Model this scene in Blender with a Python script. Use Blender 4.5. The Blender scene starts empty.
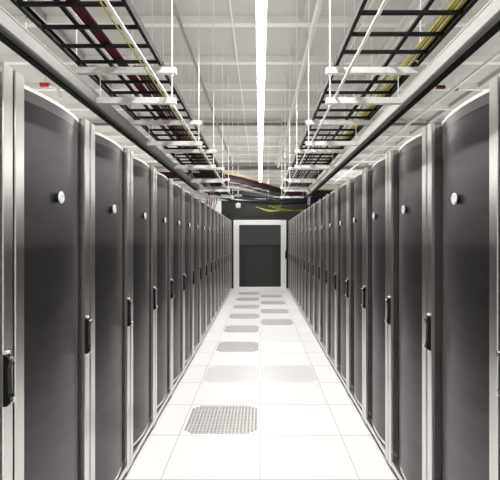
import bpy, math, random
from mathutils import Vector
random.seed(7)
PI = math.pi
scn = bpy.context.scene
COL = scn.collection
EYE = 1.46          # camera height above the raised floor
F_PX = 436.0

# ------------------------------------------------------------------ helpers
class MB:
    def __init__(s): s.v = []; s.f = []
    def box(s, x0, x1, y0, y1, z0, z1):
        b = len(s.v)
        s.v += [(x, y, z) for z in (z0, z1) for (x, y) in ((x0, y0), (x1, y0), (x1, y1), (x0, y1))]
        s.f += [tuple(b+i for i in q) for q in ((3,2,1,0),(4,5,6,7),(0,1,5,4),(1,2,6,5),(2,3,7,6),(3,0,4,7))]
        return s
    def bbox(s, x0, x1, y0, y1, z0, z1, c=0.003):
        """box with chamfered long edges along its longest axis"""
        d = (x1-x0, y1-y0, z1-z0)
        a = d.index(max(d)); o = [i for i in range(3) if i != a]
        lo = (x0, y0, z0); hi = (x1, y1, z1)
        u0, u1, w0, w1 = lo[o[0]], hi[o[0]], lo[o[1]], hi[o[1]]
        ring = [(u0+c,w0),(u1-c,w0),(u1,w0+c),(u1,w1-c),(u1-c,w1),(u0+c,w1),(u0,w1-c),(u0,w0+c)]
        b = len(s.v)
        for t in (lo[a], hi[a]):
            for (u, w) in ring:
                p = [0,0,0]; p[a] = t; p[o[0]] = u; p[o[1]] = w; s.v.append(tuple(p))
        n = 8
        s.f += [(b+i, b+(i+1)%n, b+n+(i+1)%n, b+n+i) for i in range(n)]
        s.f += [tuple(b+n-1-i for i in range(n)), tuple(b+n+i for i in range(n))]
        return s
    def tube(s, pts, r, n=8, cap=True):
        pts = [Vector(p) for p in pts]
        b = len(s.v); m = len(pts)
        for i, p in enumerate(pts):
            t = (pts[min(i+1, m-1)] - pts[max(i-1, 0)]).normalized()
            ref = Vector((0,0,1)) if abs(t.z) < .9 else Vector((1,0,0))
            u = t.cross(ref).normalized(); w = t.cross(u)
            rr = r[i] if isinstance(r, (list, tuple)) else r
            for k in range(n):
                a = 2*PI*k/n
                s.v.append(tuple(p + (u*math.cos(a) + w*math.sin(a))*rr))
        for i in range(m-1):
            for k in range(n):
                s.f.append((b+i*n+k, b+i*n+(k+1)%n, b+(i+1)*n+(k+1)%n, b+(i+1)*n+k))
        if cap:
            s.f.append(tuple(b+k for k in range(n-1, -1, -1)))
            s.f.append(tuple(b+(m-1)*n+k for k in range(n)))
        return s
    def prism(s, prof, axis, t0, t1):
        """closed 2D profile extruded along axis; prof in the two other axes"""
        o = [i for i in range(3) if i != axis]; b = len(s.v); n = len(prof)
        for t in (t0, t1):
            for (u, w) in prof:
                p = [0,0,0]; p[axis] = t; p[o[0]] = u; p[o[1]] = w; s.v.append(tuple(p))
        s.f += [(b+i, b+(i+1)%n, b+n+(i+1)%n, b+n+i) for i in range(n)]
        s.f += [tuple(b+n-1-i for i in range(n)), tuple(b+n+i for i in range(n))]
        return s
    def build(s, name, mat, parent=None, smooth=False):
        me = bpy.data.meshes.new(name)
        me.from_pydata(s.v, [], s.f); me.update()
        import bmesh
        bm = bmesh.new(); bm.from_mesh(me); bmesh.ops.recalc_face_normals(bm, faces=bm.faces)
        bm.to_mesh(me); bm.free()
        if smooth:
            for p in me.polygons: p.use_smooth = True
            me.set_sharp_from_angle(angle=math.radians(35))
        me.materials.append(mat)
        o = bpy.data.objects.new(name, me); COL.objects.link(o)
        if parent: o.parent = parent
        return o

def tag(o, label=None, cat=None, group=None, kind=None):
    if label: o['label'] = label
    if cat: o['category'] = cat
    if group: o['group'] = group
    if kind: o['kind'] = kind
    return o

def empty(name, loc=(0,0,0), rz=0):
    o = bpy.data.objects.new(name, None); o.empty_display_size = .1
    COL.objects.link(o); o.location = loc; o.rotation_euler = (0,0,rz); return o

def copy_tree(o, parent=None):
    c = o.copy(); COL.objects.link(c)
    if parent: c.parent = parent
    for ch in [x for x in bpy.data.objects if x.parent == o]:
        copy_tree(ch, c)
    return c

def smooth_path(pts, n=8):
    P = [Vector(p) for p in pts]; P = [P[0]] + P + [P[-1]]; out = []
    for i in range(1, len(P)-2):
        for k in range(n):
            t = k/n; a, b, c, d = P[i-1], P[i], P[i+1], P[i+2]
            out.append(.5*((2*b)+(-a+c)*t+(2*a-5*b+4*c-d)*t*t+(-a+3*b-3*c+d)*t**3))
    out.append(P[-2]); return out

# ------------------------------------------------------------------ materials
def mat(name, rgb, rough=.5, metal=0., spec=.5, emit=None, es=0):
    m = bpy.data.materials.new(name); m.use_nodes = True
    b = m.node_tree.nodes['Principled BSDF']
    b.inputs['Base Color'].default_value = (*rgb, 1)
    b.inputs['Roughness'].default_value = rough
    b.inputs['Metallic'].default_value = metal
    b.inputs['Specular IOR Level'].default_value = spec
    if emit:
        b.inputs['Emission Color'].default_value = (*emit, 1); b.inputs['Emission Strength'].default_value = es
    return m

def noise_mat(name, c0, c1, scale, rough=.5, metal=0., spec=.5, bump=0., stretch=(1,1,1), detail=4):
    m = mat(name, c0, rough, metal, spec); nt = m.node_tree; N = nt.nodes; L = nt.links
    b = N['Principled BSDF']
    tc = N.new('ShaderNodeTexCoord'); mp = N.new('ShaderNodeMapping'); mp.inputs['Scale'].default_value = stretch
    L.new(tc.outputs['Object'], mp.inputs['Vector'])
    no = N.new('ShaderNodeTexNoise'); no.inputs['Scale'].default_value = scale; no.inputs['Detail'].default_value = detail
    L.new(mp.outputs[0], no.inputs['Vector'])
    r = N.new('ShaderNodeValToRGB'); r.color_ramp.elements[0].color = (*c0,1); r.color_ramp.elements[1].color = (*c1,1)
    r.color_ramp.elements[0].position = .3; r.color_ramp.elements[1].position = .7
    L.new(no.outputs['Fac'], r.inputs[0]); L.new(r.outputs[0], b.inputs['Base Color'])
    if bump:
        bp = N.new('ShaderNodeBump'); bp.inputs['Strength'].default_value = bump; bp.inputs['Distance'].default_value = .01
        L.new(no.outputs['Fac'], bp.inputs['Height']); L.new(bp.outputs[0], b.inputs['Normal'])
    return m

def math_node(nt, op, a, b=None, c=None):
    n = nt.nodes.new('ShaderNodeMath'); n.operation = op
    for i, x in enumerate((a, b, c)):
        if x is None: continue
        if isinstance(x, (int, float)): n.inputs[i].default_value = x
        else: nt.links.new(x, n.inputs[i])
    return n.outputs[0]

def gloss_mat(name, g, rough, d):
    m = bpy.data.materials.new(name); m.use_nodes = True; nt = m.node_tree; N = nt.nodes; L = nt.links
    N.remove(N['Principled BSDF'])
    gl = N.new('ShaderNodeBsdfGlossy'); gl.inputs['Roughness'].default_value = rough; gl.inputs['Color'].default_value = (*g, 1)
    df = N.new('ShaderNodeBsdfDiffuse'); df.inputs['Color'].default_value = (*d, 1)
    ad = N.new('ShaderNodeAddShader'); L.new(gl.outputs[0], ad.inputs[0]); L.new(df.outputs[0], ad.inputs[1])
    L.new(ad.outputs[0], N['Material Output'].inputs['Surface']); return m

TILE = .606; Y0 = 3.27      # tile pitch and one of the seam positions

def floor_mat():
    m = mat('raised_floor_laminate', (.86,.86,.85), .5, 0, .4); nt = m.node_tree; N = nt.nodes; L = nt.links
    b = N['Principled BSDF']
    g = N.new('ShaderNodeNewGeometry'); sx = N.new('ShaderNodeSeparateXYZ'); L.new(g.outputs['Position'], sx.inputs[0])
    def seam(o, off, w):
        t = math_node(nt, 'SUBTRACT', o, off); t = math_node(nt, 'DIVIDE', t, TILE)
        t = math_node(nt, 'ADD', t, 100.5); t = math_node(nt, 'FRACT', t)
        t = math_node(nt, 'SUBTRACT', t, .5); t = math_node(nt, 'ABSOLUTE', t)
        return math_node(nt, 'LESS_THAN', t, w)
    s = math_node(nt, 'MAXIMUM', seam(sx.outputs['X'], 0, .0055), seam(sx.outputs['Y'], Y0, .009))
    # each tile a slightly different white
    wn = N.new('ShaderNodeTexWhiteNoise'); wn.noise_dimensions = '2D'; cb = N.new('ShaderNodeCombineXYZ')
    fx = math_node(nt, 'FLOOR', math_node(nt, 'DIVIDE', sx.outputs['X'], TILE))
    fy = math_node(nt, 'FLOOR', math_node(nt, 'DIVIDE', math_node(nt, 'SUBTRACT', sx.outputs['Y'], Y0), TILE))
    L.new(fx, cb.inputs[0]); L.new(fy, cb.inputs[1]); L.new(cb.outputs[0], wn.inputs['Vector'])
    cr = N.new('ShaderNodeMix'); cr.data_type = 'RGBA'
    cr.inputs[6].default_value = (.80,.80,.79,1); cr.inputs[7].default_value = (.87,.87,.865,1)
    L.new(wn.outputs['Value'], cr.inputs[0])
    mx = N.new('ShaderNodeMix'); mx.data_type = 'RGBA'; mx.inputs[7].default_value = (.54,.53,.52,1)
    L.new(s, mx.inputs[0]); L.new(cr.outputs[2], mx.inputs[6]); L.new(mx.outputs[2], b.inputs['Base Color'])
    return m

def door_mesh_mat():
    """dark perforated steel: fine staggered holes"""
    m = mat('perforated_black_steel', (.07,.066,.068), .36, 1., .5); nt = m.node_tree; N = nt.nodes; L = nt.links
    b = N['Principled BSDF']
    tc = N.new('ShaderNodeTexCoord'); sx = N.new('ShaderNodeSeparateXYZ'); L.new(tc.outputs['Object'], sx.inputs[0])
    a = math_node(nt, 'SINE', math_node(nt, 'MULTIPLY', sx.outputs['Y'], 2*PI/.008))
    c = math_node(nt, 'SINE', math_node(nt, 'MULTIPLY', sx.outputs['Z'], 2*PI/.008))
    p = math_node(nt, 'MULTIPLY', a, c); h = math_node(nt, 'GREATER_THAN', p, .35)
    no = N.new('ShaderNodeTexNoise'); no.inputs['Scale'].default_value = 9; no.inputs['Detail'].default_value = 3
    mp = N.new('ShaderNodeMapping'); mp.inputs['Scale'].default_value = (1, .35, 1.6)
    L.new(tc.outputs['Object'], mp.inputs['Vector']); L.new(mp.outputs[0], no.inputs['Vector'])
    r = N.new('ShaderNodeValToRGB'); r.color_ramp.elements[0].color = (.098,.090,.095,1); r.color_ramp.elements[1].color = (.126,.116,.123,1)
    r.color_ramp.elements[0].position = .35; r.color_ramp.elements[1].position = .65
    L.new(no.outputs['Fac'], r.inputs[0])
    mx = N.new('ShaderNodeMix'); mx.data_type = 'RGBA'; mx.inputs[7].default_value = (.075,.069,.073,1)
    L.new(h, mx.inputs[0]); L.new(r.outputs[0], mx.inputs[6])
    gl = N.new('ShaderNodeBsdfGlossy'); gl.inputs['Roughness'].default_value = .36
    lw = N.new('ShaderNodeLayerWeight'); lw.inputs['Blend'].default_value = .5
    pw_ = math_node(nt, 'POWER', lw.outputs['Facing'], 4.0)
    m3 = N.new('ShaderNodeMix'); m3.data_type = 'RGBA'; m3.inputs[7].default_value = (.50,.48,.49,1)
    L.new(pw_, m3.inputs[0]); L.new(mx.outputs[2], m3.inputs[6]); L.new(m3.outputs[2], gl.inputs['Color'])
    df = N.new('ShaderNodeBsdfDiffuse'); df.inputs['Color'].default_value = (.010,.0092,.0097,1)
    ad = N.new('ShaderNodeAddShader'); L.new(gl.outputs[0], ad.inputs[0]); L.new(df.outputs[0], ad.inputs[1])
    N.remove(b); L.new(ad.outputs[0], N['Material Output'].inputs['Surface'])
    return m

M = {
 'floor': floor_mat(),
 'void': mat('floor_void', (.30,.29,.28), .8),
 'tile': mat('perforated_steel_insert', (.60,.59,.58), .4),
 'tile_fine': mat('fine_perforated_laminate', (.76,.755,.75), .35),
 'tile_edge': mat('tile_damper', (.80,.79,.78), .6),
 'ceiling': noise_mat('painted_ceiling', (.51,.50,.48), (.57,.56,.545), 1.1, .8),
 'beam': noise_mat('painted_beam', (.76,.75,.73), (.81,.80,.78), 2.0, .7),
 'wall': noise_mat('painted_wall', (.62,.61,.59), (.67,.66,.64), .8, .8),
 'dark_beam': mat('unpainted_beam', (.18,.175,.17), .7),
 'black_wall': noise_mat('black_partition', (.008,.008,.009), (.013,.012,.014), 3, .6),
 'white_metal': mat('white_powder_coat', (.90,.89,.88), .4),
 'zinc': noise_mat('zinc_strut', (.76,.75,.74), (.84,.83,.82), 30, .5, 0),
 'busway': noise_mat('busway_aluminium', (.36,.355,.345), (.40,.395,.385), 2.5, .5, 0, stretch=(1,.2,1)),
 'conduit': mat('galvanised_conduit', (.38,.375,.36), .5),
 'silver': mat('satin_aluminium', (.70,.685,.67), .28, 1.),
 'silver_trim': mat('bright_aluminium', (.82,.81,.80), .45, .2),
 'black': mat('black_enamel', (.010,.0095,.0095), .65, 0, .2),
 'cabinet': mat('cabinet_black', (.014,.013,.013), .55),
 'band': gloss_mat('grey_door_band', (.22,.205,.215), .36, (.025,.023,.024)),
 'side': gloss_mat('post_side_satin_black', (.30,.28,.29), .25, (.010,.009,.009)),
 'mesh': door_mesh_mat(),
 'rubber': mat('handle_plastic', (.007,.007,.007), .5, 0, .25),
 'chrome': mat('chrome_lock', (.85,.85,.85), .18, 1.),
 'badge': noise_mat('badge_enamel', (.50,.52,.56), (.86,.88,.92), 60, .3),
 'maroon': mat('maroon_cable', (.075,.005,.012), .6, 0, .3),
 'red': mat('red_cable', (.45,.03,.03), .5),
 'yellow': mat('yellow_cable', (.44,.36,.01), .55),
 'green': mat('yellow_green_cable', (.19,.21,.01), .5),
 'purple': mat('purple_cable', (.030,.008,.026), .7, 0, .2),
 'navy': mat('navy_cable', (.010,.011,.028), .7, 0, .2),
 'blackcable': mat('black_cable', (.010,.010,.011), .7, 0, .2),
 'whitecable': mat('pale_cable', (.65,.64,.66), .5),
 'lavender': mat('lavender_jacket', (.42,.36,.62), .4),
 'redbox': mat('red_alarm_plastic', (.55,.015,.04), .4),
 'lamp': mat('lit_diffuser', (.9,.9,.9), .5, 0, .5, (1,.985,.955), 7.0),
 'door_dark': mat('charcoal_door', (.022,.021,.022), .38),
 'door_dark2': noise_mat('charcoal_transom', (.040,.039,.042), (.056,.054,.058), 6, .4, stretch=(.3,1,8)),
 'door_dark3': mat('charcoal_side', (.014,.013,.014), .45),
}

# ------------------------------------------------------------------ the setting
NT = {}   # perforated tiles: (column, row) -> kind
for key in ((-1,0),(-1,4),(-1,6),(0,7),(-1,8),(0,9),(-1,10),(0,11),(-1,12),(0,13),(-1,14)): NT[key] = 'open'
NT[(-1,2)] = 'fine'; NT[(0,2)] = 'fine'
XW = 7.0; YB = -4.0; YF = 25.0
m = MB()
x0, x1 = -TILE, TILE
b = len(m.v)
def quad(mb, xa, xb, ya, yb, z):
    i = len(mb.v); mb.v += [(xa,ya,z),(xb,ya,z),(xb,yb,z),(xa,yb,z)]; mb.f.append((i,i+1,i+2,i+3))
quad(m, -XW, x0, YB, YF, 0); quad(m, x1, XW, YB, YF, 0)
quad(m, x0, x1, YB, Y0, 0); quad(m, x0, x1, Y0+15*TILE, YF, 0)
for r in range(15):
    for c in (-1, 0):
        if (c, r) not in NT: quad(m, c*TILE, (c+1)*TILE, Y0+r*TILE, Y0+(r+1)*TILE, 0)
m2 = MB(); quad(m2, x0-.02, x1+.02, Y0-.02, Y0+15*TILE+.02, -.16)
fl = m.build('floor', M['floor']); tag(fl, 'white raised access floor with thin grey seams between square tiles', kind='structure')
sub = m2.build('subfloor', M['void'], fl)

CZ = EYE + 3.2
tag(MB().box(-XW, XW, YB, YF, CZ, CZ+.1).build('ceiling', M['ceiling']), 'pale grey painted ceiling crossed by white beams', kind='structure')
tag(MB().box(-XW-.1, -XW, YB, YF, -.2, CZ+.1).build('wall_left', M['wall']), 'pale wall beyond the left server row', kind='structure')
tag(MB().box(XW, XW+.1, YB, YF, -.2, CZ+.1).build('wall_right', M['wall']), 'pale wall beyond the right server row', kind='structure')
tag(MB().box(-XW, XW, YB-.1, YB, -.2, CZ+.1).build('wall_back', M['wall']), 'pale wall behind the camera', kind='structure')
tag(MB().box(-XW, XW, YF, YF+.1, -.2, CZ+.1).build('wall_front', M['wall']), 'pale wall at the far end of the hall', kind='structure')
n = 1
def trim(mb, mt, label):
    global n
    o = mb.build('trim_%d' % n, mt); n += 1
    return tag(o, label, kind='structure')
yb = 6.26 - 1.345*6
while yb < YF - .5:
    trim(MB().box(-XW, XW, yb-.055, yb+.055, CZ-.11, CZ), M['beam'], 'white beam crossing the ceiling from side to side')
    yb += 1.345
for xb in (-4.9, -3.1, .66, 2.6, 4.5):
    trim(MB().box(xb-.06, xb+.06, YB, YF, CZ-.09, CZ), M['ceiling'], 'white beam running along the ceiling above the aisle' if abs(xb-.66) < .1 else 'white lengthwise beam on the ceiling')
trim(MB().box(-XW, XW, 18.0, 18.2, CZ-.26, CZ-.13), M['dark_beam'], 'dark girder under the ceiling near the far end')
trim(MB().box(-XW, XW, 11.45, 11.52, CZ-.17, CZ-.11), M['dark_beam'], 'thin dark bar crossing under the white ceiling beams')

# black partition, white column and end-of-aisle door frame
bw = MB().box(-1.18, XW, 13.30, 13.42, 0, 2.98).build('wall_end', M['black_wall']); tag(bw, 'black partition wall above and behind the end door', kind='structure')
col = MB().bbox(-1.46, -1.18, 13.22, 13.44, 0, 2.66, .01).build('wall_column', M['white_metal']); tag(col, 'short white column beside the black partition', kind='structure')

dr = empty('door_1', (0, 12.76, 0)); tag(dr, 'dark end door in a white metal frame closing the aisle', kind='structure')
MB().bbox(-.775, -.614, 0, .14, 0, 2.06, .006).build('door_frame', M['white_metal'], dr)
MB().bbox(.614, .770, 0, .14, 0, 2.06, .006).build('door_frame', M['white_metal'], dr)
MB().bbox(-.614, .614, 0, .14, 1.914, 2.06, .006).build('door_frame', M['white_metal'], dr)
MB().bbox(-.614, .614, 0, .14, 0, .10, .006).build('threshold', M['white_metal'], dr)
MB().box(-.612, .612, .07, .11, 1.31, 1.914).build('transom_panel', M['door_dark2'], dr)
MB().box(-.612, -.40, .06, .11, .10, 1.305).build('side_panel', M['door_dark3'], dr)
MB().box(.36, .612, .06, .11, .10, 1.305).build('side_panel', M['door_dark3'], dr)
MB().box(-.397, .357, .055, .10, .10, 1.305).build('door_leaf', M['door_dark'], dr)
MB().box(-.612, .612, .05, .10, 1.298, 1.32).build('transom_bar', M['black'], dr)
h = MB().bbox(.735, .775, -.06, -.001, .93, 1.12, .01).build('door_handle', M['rubber'], dr)
MB().tube([(.755,-.065,.92),(.755,-.065,1.18)], .012).build('door_grip', M['rubber'], h)

# ------------------------------------------------------------------ perforated floor tiles
def perf_tile(nh, hole, border, name, mt):
    """square plate with real round (octagonal) holes cut through, corners of the field left plain"""
    g = .002; S = TILE-2*g; mb = MB(); z = 0.0; th = .004
    f0 = border; pitch = (S-2*border)/nh; V = {}; plain = []
    def vert(x, y, zz):
        k = (round(x,5), round(y,5), round(zz,5))
        if k not in V: V[k] = len(mb.v); mb.v.append((x, y, zz))
        return V[k]
    rings = []
    for zz in (0.0,):
        for i in range(nh):
            for j in range(nh):
                xa = -S/2+f0+i*pitch; ya = -S/2+f0+j*pitch; cx = xa+pitch/2; cy = ya+pitch/2
                corner = min(i, nh-1-i)+min(j, nh-1-j) < 2
                sq = [(xa,ya),(xa+pitch,ya),(xa+pitch,ya+pitch),(xa,ya+pitch)]
                if corner:
                    plain.append(sq); continue
                r = pitch*hole
                oc = [(cx+r*math.cos(PI/8+k*PI/4), cy+r*math.sin(PI/8+k*PI/4)) for k in range(8)]
                # oc[0] right-up, 1 up-right, 2 up-left, 3 left-up, 4 left-down, 5 down-left, 6 down-right, 7 right-down
                sv = [vert(x,y,zz) for x,y in sq]; ov = [vert(x,y,zz) for x,y in oc]
                lo = [vert(x,y,zz-th) for x,y in oc]
                mb.f += [(sv[0],sv[1],ov[6],ov[5]), (sv[1],sv[2],ov[0],ov[7]), (sv[2],sv[3],ov[2],ov[1]), (sv[3],sv[0],ov[4],ov[3]),
                         (sv[0],ov[5],ov[4]), (sv[1],ov[7],ov[6]), (sv[2],ov[1],ov[0]), (sv[3],ov[3],ov[2])]
                mb.f += [(ov[k], ov[(k+1)%8], lo[(k+1)%8], lo[k]) for k in range(8)]
    e = S/2; q = S/2-f0; rim = MB()
    for (xa,xb,ya,yb_) in ((-e,e,-e,-q),(-e,e,q,e),(-e,-q,-q,q),(q,e,-q,q)):
        quad(rim, xa, xb, ya, yb_, 0)
    # side skirts
    for (xa,ya,xb,yb_) in ((-e,-e,e,-e),(e,-e,e,e),(e,e,-e,e),(-e,e,-e,-e)):
        i = len(rim.v); rim.v += [(xa,ya,0),(xb,yb_,0),(xb,yb_,-.035),(xa,ya,-.035)]; rim.f.append((i,i+1,i+2,i+3))
    root = empty(name)
    pl = mb.build('perforated_insert', mt, root)
    for sq in plain: quad(rim, sq[0][0], sq[1][0], sq[0][1], sq[2][1], 0)
    rim.build('tile_rim', M['white_metal'], root)
    dm = MB().box(-e+.002, e-.002, -e+.002, e-.002, -.014, -.007).build('damper', M['tile_edge'], root)
    return root
po = perf_tile(20, .34, .018, 'perforated_floor_tile', M['tile'])
pf = perf_tile(24, .16, .012, 'perforated_floor_tile', M['tile_fine'])
ordw = ['nearest','second nearest','third nearest','fourth nearest','fifth nearest','sixth nearest','farthest']
used = {'open': False, 'fine': False}
lefts = sorted(r for (c, r), k in NT.items() if c == -1 and k == 'open'); rights = sorted(r for (c, r), k in NT.items() if c == 0 and k == 'open')
for (c, r), k in NT.items():
    src = po if k == 'open' else pf
    o = src if not used[k] else copy_tree(src); used[k] = True
    o.location = ((c+.5)*TILE, Y0+(r+.5)*TILE, -.0005)
    if k == 'fine':
        lb = 'faint grey finely perforated floor tile %s of the centre seam, in the third tile row' % ('left' if c < 0 else 'right')
    else:
        L_ = lefts if c < 0 else rights; w = ordw[L_.index(r)] if L_.index(r) < len(L_)-1 else 'farthest'
        if c < 0 and r == 0: lb = 'large grey-holed perforated floor tile in the foreground, left of the centre seam'
        else: lb = '%s grey perforated floor tile in the column %s of the centre seam' % (w, 'left' if c < 0 else 'right')
    tag(o, lb, 'floor tile', 'perforated air tiles in the aisle floor')

# ------------------------------------------------------------------ server racks
PITCH = .65
W = PITCH - .014
def prof_x(s):      # front curve of the door, s in -1..1
    return -.040 + .030*(1-s*s) + .010*s
def make_rack(hy):
    root = empty('server_rack')
    hw = W/2; pw = .056
    MB().box(-1.05, -.085, -hw, hw, .035, 2.0).build('cabinet_body', M['cabinet'], root)
    MB().box(-1.04, -.03, -hw+.01, hw-.01, 0, .034).build('plinth', M['black'], root)
    # front posts, satin aluminium extrusions with a rounded aisle face
    for s in (-1, 1):
        ya, yb_ = (hw-pw, hw) if s > 0 else (-hw, -hw+pw)
        pr = [(-.016, ya), (-.003, ya), (0, ya+.003), (0, yb_-.003), (-.003, yb_), (-.016, yb_)]
        fp = MB().prism(pr, 2, .035, 2.03).build('front_post', M['silver'], root)
        MB().box(-.085, -.0165, ya+.001, yb_-.001, .035, 2.028).build('post_side', M['side'], fp)
    MB().bbox(-.083, -.004, -hw+pw, hw-pw, .036, .078, .004).build('base_rail', M['silver'], root)
    # curved door
    dw = hw - pw - .004; K = 20
    ss = [-1+2*i/K for i in range(K+1)]
    def curved(z0, z1, off, th, c=.0):
        pr = [(prof_x(s)+off, s*dw) for s in ss] + [(prof_x(s)+off-th, s*dw) for s in reversed(ss)]
        return MB().prism(pr, 2, z0, z1)
    dp = curved(.105, 1.967, 0, .012).build('door', M['mesh'], root, True)
    curved(1.967, 2.008, .0012, .016).build('top_band', M['band'], dp, True)
    curved(2.008, 2.022, .003, .030).build('door_cap', M['silver_trim'], dp, True)
    curved(.086, .105, .003, .018).build('bottom_band', M['silver'], dp, True)
    # round badge standing proud of the door
    z = 1.635; xb = prof_x(0)
    bd = MB().tube([(xb-.002, 0, z), (xb+.016, 0, z)], .020, 20).build('badge', M['rubber'], dp, False)
    MB().tube([(xb+.0165, 0, z), (xb+.020, 0, z), (xb+.022, 0, z)], [.0245, .0245, .021], 24).build('badge_face', M['badge'], bd, False)
    # swing handle over the right-hand post
    yc = hy
    pr = [(.0005, .0), (.012, .002), (.024, .016), (.016, .040), (.014, .120), (.020, .146), (.014, .160), (.0005, .166)]
    pr = [(x+.0005, .93+zz) for x, zz in pr]
    hd = MB().prism(pr, 1, yc-.012, yc+.012).build('handle', M['rubber'], root)
    MB().tube([(.019, yc, 1.080), (.028, yc, 1.080)], .009, 12).build('lock_barrel', M['chrome'], hd)
    MB().bbox(.0005, .012, yc-.009, yc+.009, 1.096, 1.106, .003).build('latch_plate', M['silver_trim'], hd)
    MB().tube([(.022, yc, .950), (.031, yc, .950)], .009, 12).build('lock_barrel', M['chrome'], hd)
    # hinge pins on the other post
    for zz in (.25, 1.80):
        MB().tube([(-.018, -math.copysign(hw-pw-.004, hy), zz-.02), (-.018, -math.copysign(hw-pw-.004, hy), zz+.02)], .004, 8).build('hinge', M['black'], root)
    return root
ORD = ['first','second','third','fourth','fifth','sixth','seventh','eighth','ninth','tenth','eleventh','twelfth','thirteenth','fourteenth','fifteenth','sixteenth','seventeenth','eighteenth']
NR = 18
for side, xs, ys in (('left', -.817, 1.45-PITCH/2), ('right', .823, 1.505-PITCH/2)):
    rack = make_rack(W/2-.046 if side == 'left' else -(W/2-.038)); first = True
    for i in range(NR):
        o = rack if first else copy_tree(rack); first = False
        o.location = (xs, ys+PITCH*i, 0)
        if side == 'right': o.rotation_euler = (0,0,PI)
        if i == 0: lb = 'nearest server rack of the %s row, only its silver post and black handle in view' % side
        elif i == NR-1: lb = 'last server rack of the %s row, next to the white end door frame' % side
        else: lb = 'black perforated-door server rack, %s from the camera in the %s row' % (ORD[i], side)
        tag(o, lb, 'server rack', 'server racks of the %s row' % side)

# ------------------------------------------------------------------ overhead cable trays
HT = EYE+1.20     # underside of the ladder trays
HL = EYE+.99      # lower tier of the hangers
TR = {'left': (-1.25, -.672), 'right': (.516, 1.092)}
segs = [(0.0, 3.0), (3.03, 6.06), (6.09, 9.12), (9.15, 10.6)]
sl = ['nearest section', 'second section', 'third section', 'short far section']
for side, (xa, xb) in TR.items():
    for i, (ya, yb_) in enumerate(segs):
        root = empty('cable_tray', ((xa+xb)/2, ya, HT)); w = (xb-xa)/2; Ln = yb_-ya
        for s in (-1, 1):
            xx = s*w
            MB().prism([(xx-s*.022, 0), (xx, 0), (xx, .045), (xx-s*.022, .045), (xx-s*.022, .040), (xx-s*.006, .040), (xx-s*.006, .006), (xx-s*.022, .006)], 1, 0, Ln).build('side_rail', M['black'], root)
        y = .06 if i else (.065 if side == 'left' else .15)
        while y < Ln:
            MB().bbox(-w+.006, w-.006, y-.012, y+.012, .001, .022, .004).build('rung', M['black'], root)
            y += .241
        if side == 'right' or i:
            pass
        tag(root, '%s of the black ladder cable tray over the %s racks' % (sl[i], side), 'cable tray', 'black ladder trays over the %s row' % side)
hang_y = [1.65, 3.03, 4.36, 5.75, 7.13, 8.45, 9.75]
LH = ['nearest','second','third','fourth','fifth','sixth','farthest']
for side in ('left', 'right'):
    sg = -1 if side == 'left' else 1
    xi = .612 if side == 'left' else .487
    xo = 1.275 if side == 'left' else 1.115
    xl = 1.11 if side == 'left' else .960
    for i, y in enumerate(hang_y):
        if i == 0: continue
        root = empty('trapeze_hanger', (0, y, 0))
        def strut(z, x_in, x_out):
            a, b_ = sorted((sg*x_in, sg*x_out)); h_ = .041
            pr = [(-.02, z-h_), (.02, z-h_), (.02, z), (.009, z), (.009, z-.006), (.015, z-.006), (.015, z-h_+.005), (-.015, z-h_+.005), (-.015, z-.006), (-.009, z-.006), (-.009, z), (-.02, z)]
            s_ = MB().prism(pr, 0, a, b_).build('strut_channel', M['zinc'], root)
            sm = MB(); x = a+.05
            while x < b_-.03:
                sm.box(x-.010, x+.010, -.006, .006, z-h_-.0008, z-h_+.0002); x += .048
            sm.build('slot', M['tile_edge'], s_)
        strut(HT-.001, xi-.03, xo+.02); strut(HL, xi-.03, xl+.02)
        MB().tube([(sg*xi, 0, HL-.06), (sg*xi, 0, CZ-.001)], .0055, 8).build('threaded_rod', M['white_metal'], root)
        MB().tube([(sg*xo, 0, HT-.06), (sg*xo, 0, CZ-.001)], .004, 6).build('threaded_rod', M['white_metal'], root)
        MB().tube([(sg*xl, 0, HL-.05), (sg*xl, 0, HT-.04)], .0025, 6).build('threaded_rod', M['white_metal'], root)
        for z in (HL-.05, HT-.05):
            MB().tube([(sg*xi, 0, z-.008), (sg*xi, 0, z+.008)], .014, 6).build('hex_nut', M['zinc'], root)
        tag(root, '%s white two-tier hanger carrying the %s cable tray' % (LH[i] if i > 1 else 'nearest visible', side), 'hanger', 'trapeze hangers of the %s tray' % side)

# white rails lying on the lower tier
for side, x in (('left', -.640), ('right', .522)):
    o = MB().bbox(x-.008, x+.008, 0, 10.0, HL+.001, HL+.013, .003).build('rail', M['white_metal'])
    tag(o, 'long thin white rail under the %s cable tray' % side, 'rail')

# ---- cables
def cable(pts, r, mt, label, group, name='cable', smooth=True, n_=6):
    p = smooth_path(pts, 6) if smooth else pts
    o = MB().tube(p, r, n_).build(name, mt, None, True)
    return tag(o, label, 'cable', group)
def run(x, ya, yb_, z, jit, step=.9):
    pts = []; y = ya
    while y < yb_:
        pts.append((x+random.uniform(-jit, jit), y, z+random.uniform(0, jit*.3))); y += step
    pts.append((x, yb_, z)); return pts
zt = HT+.030
for i in range(6):
    cable(run(-.99+.0115*i, 0.0, 10.3, zt+.002+(i%2)*.004, .001), .0068, M['maroon'], 'maroon cable in the bundle along the left cable tray', 'maroon cables in the left tray')
for i in range(2):
    cable(run(-1.055+.015*i, 0, 10.3, zt+.004, .003), .008, M['blackcable'], 'black cable beside the maroon bundle in the left tray', 'black cables in the left tray')
cable(run(-1.012, 0, 6.0, zt+.002, .003), .004, M['whitecable'], 'thin pale cable between black and maroon cables in the left tray', 'pale cables in the left tray')
for i in range(9):
    cable(run(-.93-.025*i, 4.6+.35*(i%4), 10.4, zt+.022+(i%3)*.018, .010, .5), .008, M['blackcable'] if i%3 else M['maroon'], 'dark cable heaped in the far half of the left tray', 'dark cables at the far end of the left tray')
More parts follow.
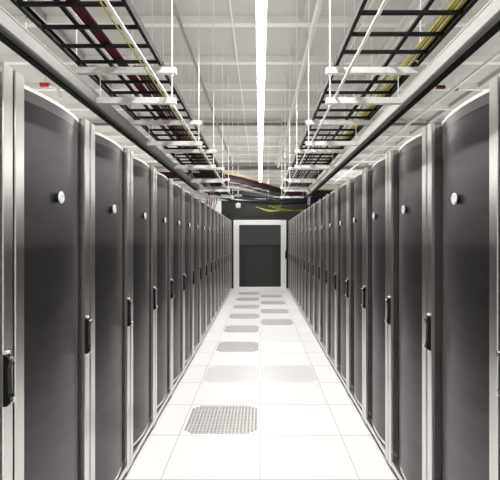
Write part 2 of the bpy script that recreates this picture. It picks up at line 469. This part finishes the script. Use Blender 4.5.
for i in range(6):
    cable(run(-.905+.016*i, 3.1, 10.3, zt+.004+(i%2)*.006, .002), .0078, M['maroon'] if i%2 else M['blackcable'], 'dark cable beside the maroon bundle beyond the first section of the left tray', 'dark cables mid-width in the left tray')
cable(run(-.668, 0, 9.6, HL+.006, .003), .0045, M['yellow'], 'thin yellow cable beside the white rail of the left tray', None)
for i in range(5):
    cable(run(1.000+.0135*i, 0, 10.3, zt+.004+(i%2)*.009, .004), .0072, M['yellow'], 'yellow cable in the bundle along the right cable tray', 'yellow cables in the right tray')
for i in range(2):
    cable(run(.875+.016*i, 0, 10.3, zt+.004, .004), .0085, M['blackcable'], 'black cable lying mid-width in the right tray', 'black cables in the right tray')
for i in range(7):
    cable(run(.80-.03*i, 5.0+.3*(i%4), 10.4, zt+.010+(i%3)*.018, .010, .5), .008, M['blackcable'] if i%3 else M['navy'], 'dark cable heaped in the far half of the right tray', 'dark cables at the far end of the right tray')
for i in range(3):
    cable(run(.965-.018*i, 3.2, 10.3, zt+.004, .006), .006, M['green'] if i == 1 else M['whitecable'], 'pale or green cable beside the yellow bundle in the right tray', 'pale cables in the right tray')

# ---- crossing tray and cables near the far end
ZC = EYE+1.295
cr = empty('cable_tray', (0, 0, 0))
def along(pts, off, z):
    """offset a plan polyline sideways"""
    out = []
    for i, p in enumerate(pts):
        a = Vector(pts[max(i-1,0)]); b_ = Vector(pts[min(i+1, len(pts)-1)]); t = (b_-a).normalized(); nn = Vector((-t.y, t.x))
        q = Vector(p)+nn*off; out.append((q.x, q.y, z))
    return out
plan = [(-2.6, 9.15), (-1.5, 9.2), (-.75, 9.55), (-.1, 10.75), (.56, 12.1), (1.3, 12.4), (2.9, 12.45)]
plan = [(p.x, p.y) for p in smooth_path([(x, y, 0) for x, y in plan], 5)]
for off in (-.16, .16):
    MB().tube(along(plan, off, ZC), .016, 4).build('side_rail', M['black'], cr)
for k in range(2, len(plan)-1, 2):
    a = along(plan, -.15, ZC-.01)[k]; b_ = along(plan, .15, ZC-.01)[k]
    MB().tube([a, b_], .009, 6).build('rung', M['black'], cr)
tag(cr, 'curved tray crossing the aisle above the end door', 'cable tray')
for i in range(9):
    cable(along(plan, -.13+.044*(i//3), ZC+.030+.040*(i%3)), .0205, M['purple'] if i%4 else M['maroon'], 'purple cable in the bundle crossing above the end door', 'purple cables crossing the aisle', smooth=False)
cable(along(plan, -.14, ZC+.148), .013, M['yellow'], 'yellow cable along the top of the purple crossing bundle', None, smooth=False)
lowp = along(plan, -.10, ZC-.14); lowp = lowp[9:len(lowp)-9]
tag(MB().tube(lowp, .028, 8).build('conduit', M['conduit'], None, True), 'grey tube slanting under the purple crossing bundle', 'conduit')
# dark slack cables below
for i in range(9):
    ya = 9.9+.25*i; zz = EYE+1.07-.035*(i%4)+.012*i
    pts = [(-1.3+.05*i, ya-.3, zz+.05), (-.5, ya+.3, zz-.02-.02*(i%3)), (.3, ya+.55, zz-.05), (1.0, ya+.4, zz-.06+.03*(i%2)), (2.2, ya+.3, zz)]
    pts = [(x, min(y, 13.2), z) for x, y, z in pts]
    cable(pts, .018, M['navy'] if i%4 == 1 else M['blackcable'], 'dark slack cable sagging across above the end door', 'dark slack cables above the end door')
for i in range(4):
    cable([(.35+.05*i, 12.5+.06*i, EYE+1.20), (.62+.06*i, 12.52+.06*i, EYE+1.06), (.55-.1*i, 12.54+.06*i, EYE+.88+.04*i), (.95+.08*i, 12.56+.06*i, EYE+.86), (1.5, 12.6+.06*i, EYE+.92)], .010, M['green'], 'yellow-green cable looping down right of the end door top', 'yellow-green loops over the right row')
for i in range(3):
    cable([(-.12, 12.85+.08*i, EYE+1.00), (.25, 12.86+.08*i, EYE+.87+.02*i), (.62, 12.87+.08*i, EYE+.89)], .011, M['green'] if i else M['yellow'], 'yellow-green cable lying flat just above the door header', 'flat yellow-green cables above the door')
for i in range(5):
    x = -1.31+.055*i
    cable([(x-.12, 10.5, EYE+1.12), (x+.02, 10.45, EYE+1.06), (x+.05, 10.4, EYE+.9), (x-.03+.03*(i%2), 10.4, EYE+.70)], .011, M['red'] if i%2 else M['maroon'], 'red cable hanging down onto the far left racks', 'red cables over the far left racks')
# plain strut shelves at the far end, left and right
for (xa, xb, y, z, lb) in ((-2.0, -.42, 10.15, EYE+1.03, 'white strut bar spanning over the far left racks'), (-1.5, .15, 10.9, EYE+1.0, 'white strut bar reaching over the aisle near the end door'),
                       (.33, 1.35, 10.9, EYE+1.05, 'white strut bar over the far right racks')):
    tag(MB().bbox(xa, xb, y-.02, y+.02, z, z+.041, .004).build('strut_bar', M['zinc']), lb, 'strut')
# junction box hanging over the aisle
jb = empty('junction_box', (-.56, 11.2, EYE+.84)); MB().bbox(-.06,.06,-.05,.05,0,.11,.01).build('box_body', M['white_metal'], jb)
MB().tube([(0,0,.11),(0,0,CZ-EYE-.841)], .006).build('hanger_rod', M['white_metal'], jb)
tag(jb, 'small white box hanging above the end door, left of the light', 'junction box')
rd = MB().tube([(1.04, 9.28, EYE+.76), (1.04, 9.28, EYE+.919)], .030, 12).build('cable_reel', M['lavender'])
rd.name = 'conduit_end'; tag(rd, 'short lavender conduit end hanging from the right busway', 'conduit')

# ------------------------------------------------------------------ busways
def busway(name, xin, sg, yend, side):
    root = empty(name, (0, 0, 0)); z0 = EYE+.95; xo = xin+sg*.082
    a, b_ = sorted((xin, xo))
    MB().bbox(a, b_, 0, yend, z0+.004, z0+.098, .008).build('housing', M['busway'], root)
    c, d = sorted((xin+sg*.040, xo-sg*.003))
    MB().box(c, d, 0, yend, z0-.006, z0+.004).build('contact_slot', M['black'], root)
    c, d = sorted((xin+sg*.0015, xin-sg*.003))
    MB().box(c, d, 0, yend, z0+.080, z0+.090).build('side_lip', M['busway'], root)
    c, d = sorted((xin-sg*.02, xo+sg*.02))
    MB().bbox(c, d, yend, yend+.16, z0-.03, z0+.11, .01).build('end_box', M['white_metal'] if side == 'left' else M['band'], root)
    y = 2.35
    while y < yend:
        xr = xo+sg*.030; c, d = sorted((xin+sg*.02, xr+sg*.012))
        MB().box(c, d, y-.02, y+.02, z0+.098, z0+.106).build('bracket', M['busway'], root)
        MB().tube([(xr, y, z0+.104), (xr, y, CZ-.001)], .004, 6).build('hanger_rod', M['white_metal'], root); y += 2.76
    tag(root, 'grey power busway rail with a black slot above the %s racks' % side, 'busway')
    return root
busway('power_busway', -1.150, -1, 8.2, 'left')
busway('power_busway', .998, 1, 9.2, 'right')

# ------------------------------------------------------------------ conduits under the ceiling
def pipe(x, h_, r, ya, yb_, mt, lb, nm='conduit'):
    o = MB().tube([(x, ya, EYE+h_), (x, yb_, EYE+h_)], r, 12).build(nm, mt, None, True)
    y = 7.15
    while y < yb_:
        MB().tube([(x, y, EYE+h_+r*.6), (x, y, CZ-.001)], .003, 5).build('pipe_hanger', M['zinc'], o); y += 2.69
    return tag(o, lb, 'conduit')
pipe(-.845, 2.3, .019, -1, 13.5, M['conduit'], 'thin grey conduit running under the ceiling left of the light')
pipe(-.385, 3.05, .009, -1, 22, M['white_metal'], 'very thin white conduit against the ceiling just left of the light')
pipe(.575, 2.3, .033, -1, 13.6, M['white_metal'], 'thick white pipe running under the ceiling right of the light')
pipe(.935, 2.0, .012, -1, 12, M['white_metal'], 'thin white conduit seen through the inner edge of the right tray')
pipe(.880, 2.0, .010, -1, 12, M['zinc'], 'thin grey conduit next to the inner edge of the right tray')
pipe(1.33, 2.0, .045, -1, 12, M['white_metal'], 'wide white pipe seen through the middle of the right tray')
pipe(1.60, 2.0, .045, -1, 12, M['white_metal'], 'wide white pipe seen through the outer part of the right tray')
pipe(3.70, 2.9, .03, -1, 22, M['white_metal'], 'white pipe near the ceiling far beyond the right row')
pipe(-3.6, 2.9, .03, -1, 22, M['white_metal'], 'white pipe near the ceiling far beyond the left row')
for i, (x, y) in enumerate(((-.62, 12.3), (.25, 13.1), (.64, 12.6))):
    o = MB().tube([(x, y, EYE+1.25), (x, y, CZ-.001)], .007, 6).build('hanging_rod', M['white_metal'])
    tag(o, ('white rod hanging from the ceiling left of the end door', 'white rod hanging from the ceiling right beside the light', 'white rod hanging from the ceiling over the far right racks')[i], 'rod')
# thin dark wires at the upper left
for i, (a, b_) in enumerate((((-1.262, 1.95, HT), (-1.60, 2.14, EYE+.75)), ((-1.262, 2.0, HT), (-1.52, 2.10, EYE+.92)))):
    tag(MB().tube([a, b_], .004, 6).build('bracing_wire', M['blackcable']), ('thin dark bracing wire crossing the left busway at the top corner', 'short thin dark wire beside the bracing wire at the top left corner')[i], 'wire')
# red alarm, sprinkler heads
def hang_item(name, x, y, z, lb, cat, build):
    r_ = empty(name, (x, y, z)); build(r_); MB().tube([(0,0,.03),(0,0,CZ-z-.001)], .008).build('drop_pipe', M['white_metal'], r_); return tag(r_, lb, cat)
hang_item('fire_alarm', -3.5, 7.1, EYE+2.53, 'small red fire alarm hanging above the second left rack', 'alarm',
          lambda r_: (MB().bbox(-.075,.075,-.03,.03,-.03,.035,.006).build('alarm_body', M['redbox'], r_), MB().tube([(.07,0,-.01),(.20,0,-.06),(.26,0,-.22)],.025,8).build('alarm_horn', M['white_metal'], r_)))
hang_item('fire_alarm', 3.45, 8.3, EYE+2.92, 'dark red alarm under the ceiling beyond the right busway', 'alarm',
          lambda r_: MB().bbox(-.09,.07,-.03,.03,-.03,.03,.006).build('alarm_body', M['maroon'], r_))
hang_item('sprinkler_head', 3.8, 8.45, EYE+2.96, 'small dark sprinkler head above the second right rack', 'sprinkler',
          lambda r_: MB().tube([(0,0,-.05),(0,0,-.02),(0,0,.03)],[.05,.045,.02],12).build('sprinkler_body', M['dark_beam'], r_))

# ------------------------------------------------------------------ lights
def linear_light(x, ya, yb_, z, lb, wdt=.044):
    root = empty('linear_light', (x, ya, z)); Ln = yb_-ya
    MB().prism([(-wdt-.006, .0), (-wdt-.006, .055), (-.02, .075), (.02, .075), (wdt+.006, .055), (wdt+.006, .0)], 1, 0, Ln).build('lamp_housing', M['white_metal'], root)
    MB().prism([(-wdt, -.002), (-wdt+.006, -.018), (wdt-.006, -.018), (wdt, -.002)], 1, .004, Ln-.004).build('diffuser', M['lamp'], root)
    y = .8
    while y < Ln:
        MB().tube([(0, y, .075), (0, y, CZ-z-.001)], .002, 5).build('suspension_cable', M['zinc'], root); y += 3.0
    tag(root, lb, 'light')
    def area(nm, zz, up, e, sx_):
        l = bpy.data.lights.new(nm, 'AREA'); l.shape = 'RECTANGLE'; l.size = sx_; l.size_y = Ln; l.energy = e; l.color = (1, .985, .955)
        o = bpy.data.objects.new(nm, l); COL.objects.link(o); o.parent = root; o.location = (0, Ln/2, zz)
        if up: o.rotation_euler = (PI, 0, 0)
    return area
P = 22.3
a = linear_light(.012, -2.6, 16.2, EYE+2.0, 'long continuous white strip light over the aisle')
a('lamp_glow', -.022, False, P*18.8*.9, .09); a('lamp_uplight', .08, True, P*18.8*.10, .06)
for s, nm in ((-1, 'left'), (1, 'right')):  # added lamps, hidden behind the racks, to light the ceiling and far parts
    a = linear_light(s*4.6, -2.6, 16.2, EYE+1.9, 'added unseen strip light beyond the %s row, lighting the ceiling' % nm)
    a('lamp_glow', -.022, False, P*18.8*.9, .09); a('lamp_uplight', .08, True, P*18.8*.10, .06)
for s, nm in ((-1, 'left'), (1, 'right')):  # extra out-of-sight lamps put in to brighten the far wall
    a = linear_light(s*3.9, 17.0, 22.0, EYE+2.1, 'added hidden short strip light brightening the far wall, %s of the aisle' % nm)
    a('lamp_glow', -.022, False, P*5*1.3, .09); a('lamp_uplight', .08, True, P*5*.3, .06)

w = bpy.data.worlds.new('world'); scn.world = w; w.use_nodes = True
w.node_tree.nodes['Background'].inputs[0].default_value = (.9,.9,.9,1); w.node_tree.nodes['Background'].inputs[1].default_value = .3

# ------------------------------------------------------------------ camera
cd = bpy.data.cameras.new('camera'); cam = bpy.data.objects.new('camera', cd); COL.objects.link(cam)
cam.location = (0, 0, EYE); cam.rotation_euler = (PI/2, 0, 0)
cd.sensor_fit = 'HORIZONTAL'; cd.sensor_width = 36; cd.lens = 36*F_PX/500
cd.shift_x = -.020; cd.shift_y = .001; cd.clip_start = .05; cd.clip_end = 100
scn.camera = cam
vs = scn.view_settings
scn.display_settings.display_device = 'sRGB'
vs.view_transform = 'Standard'; vs.look = 'None'; vs.exposure = 0.0; vs.gamma = 1; vs.use_curve_mapping = False
scn.cycles.max_bounces = 12; scn.cycles.diffuse_bounces = 8; scn.cycles.glossy_bounces = 6
scn.cycles.use_denoising = True
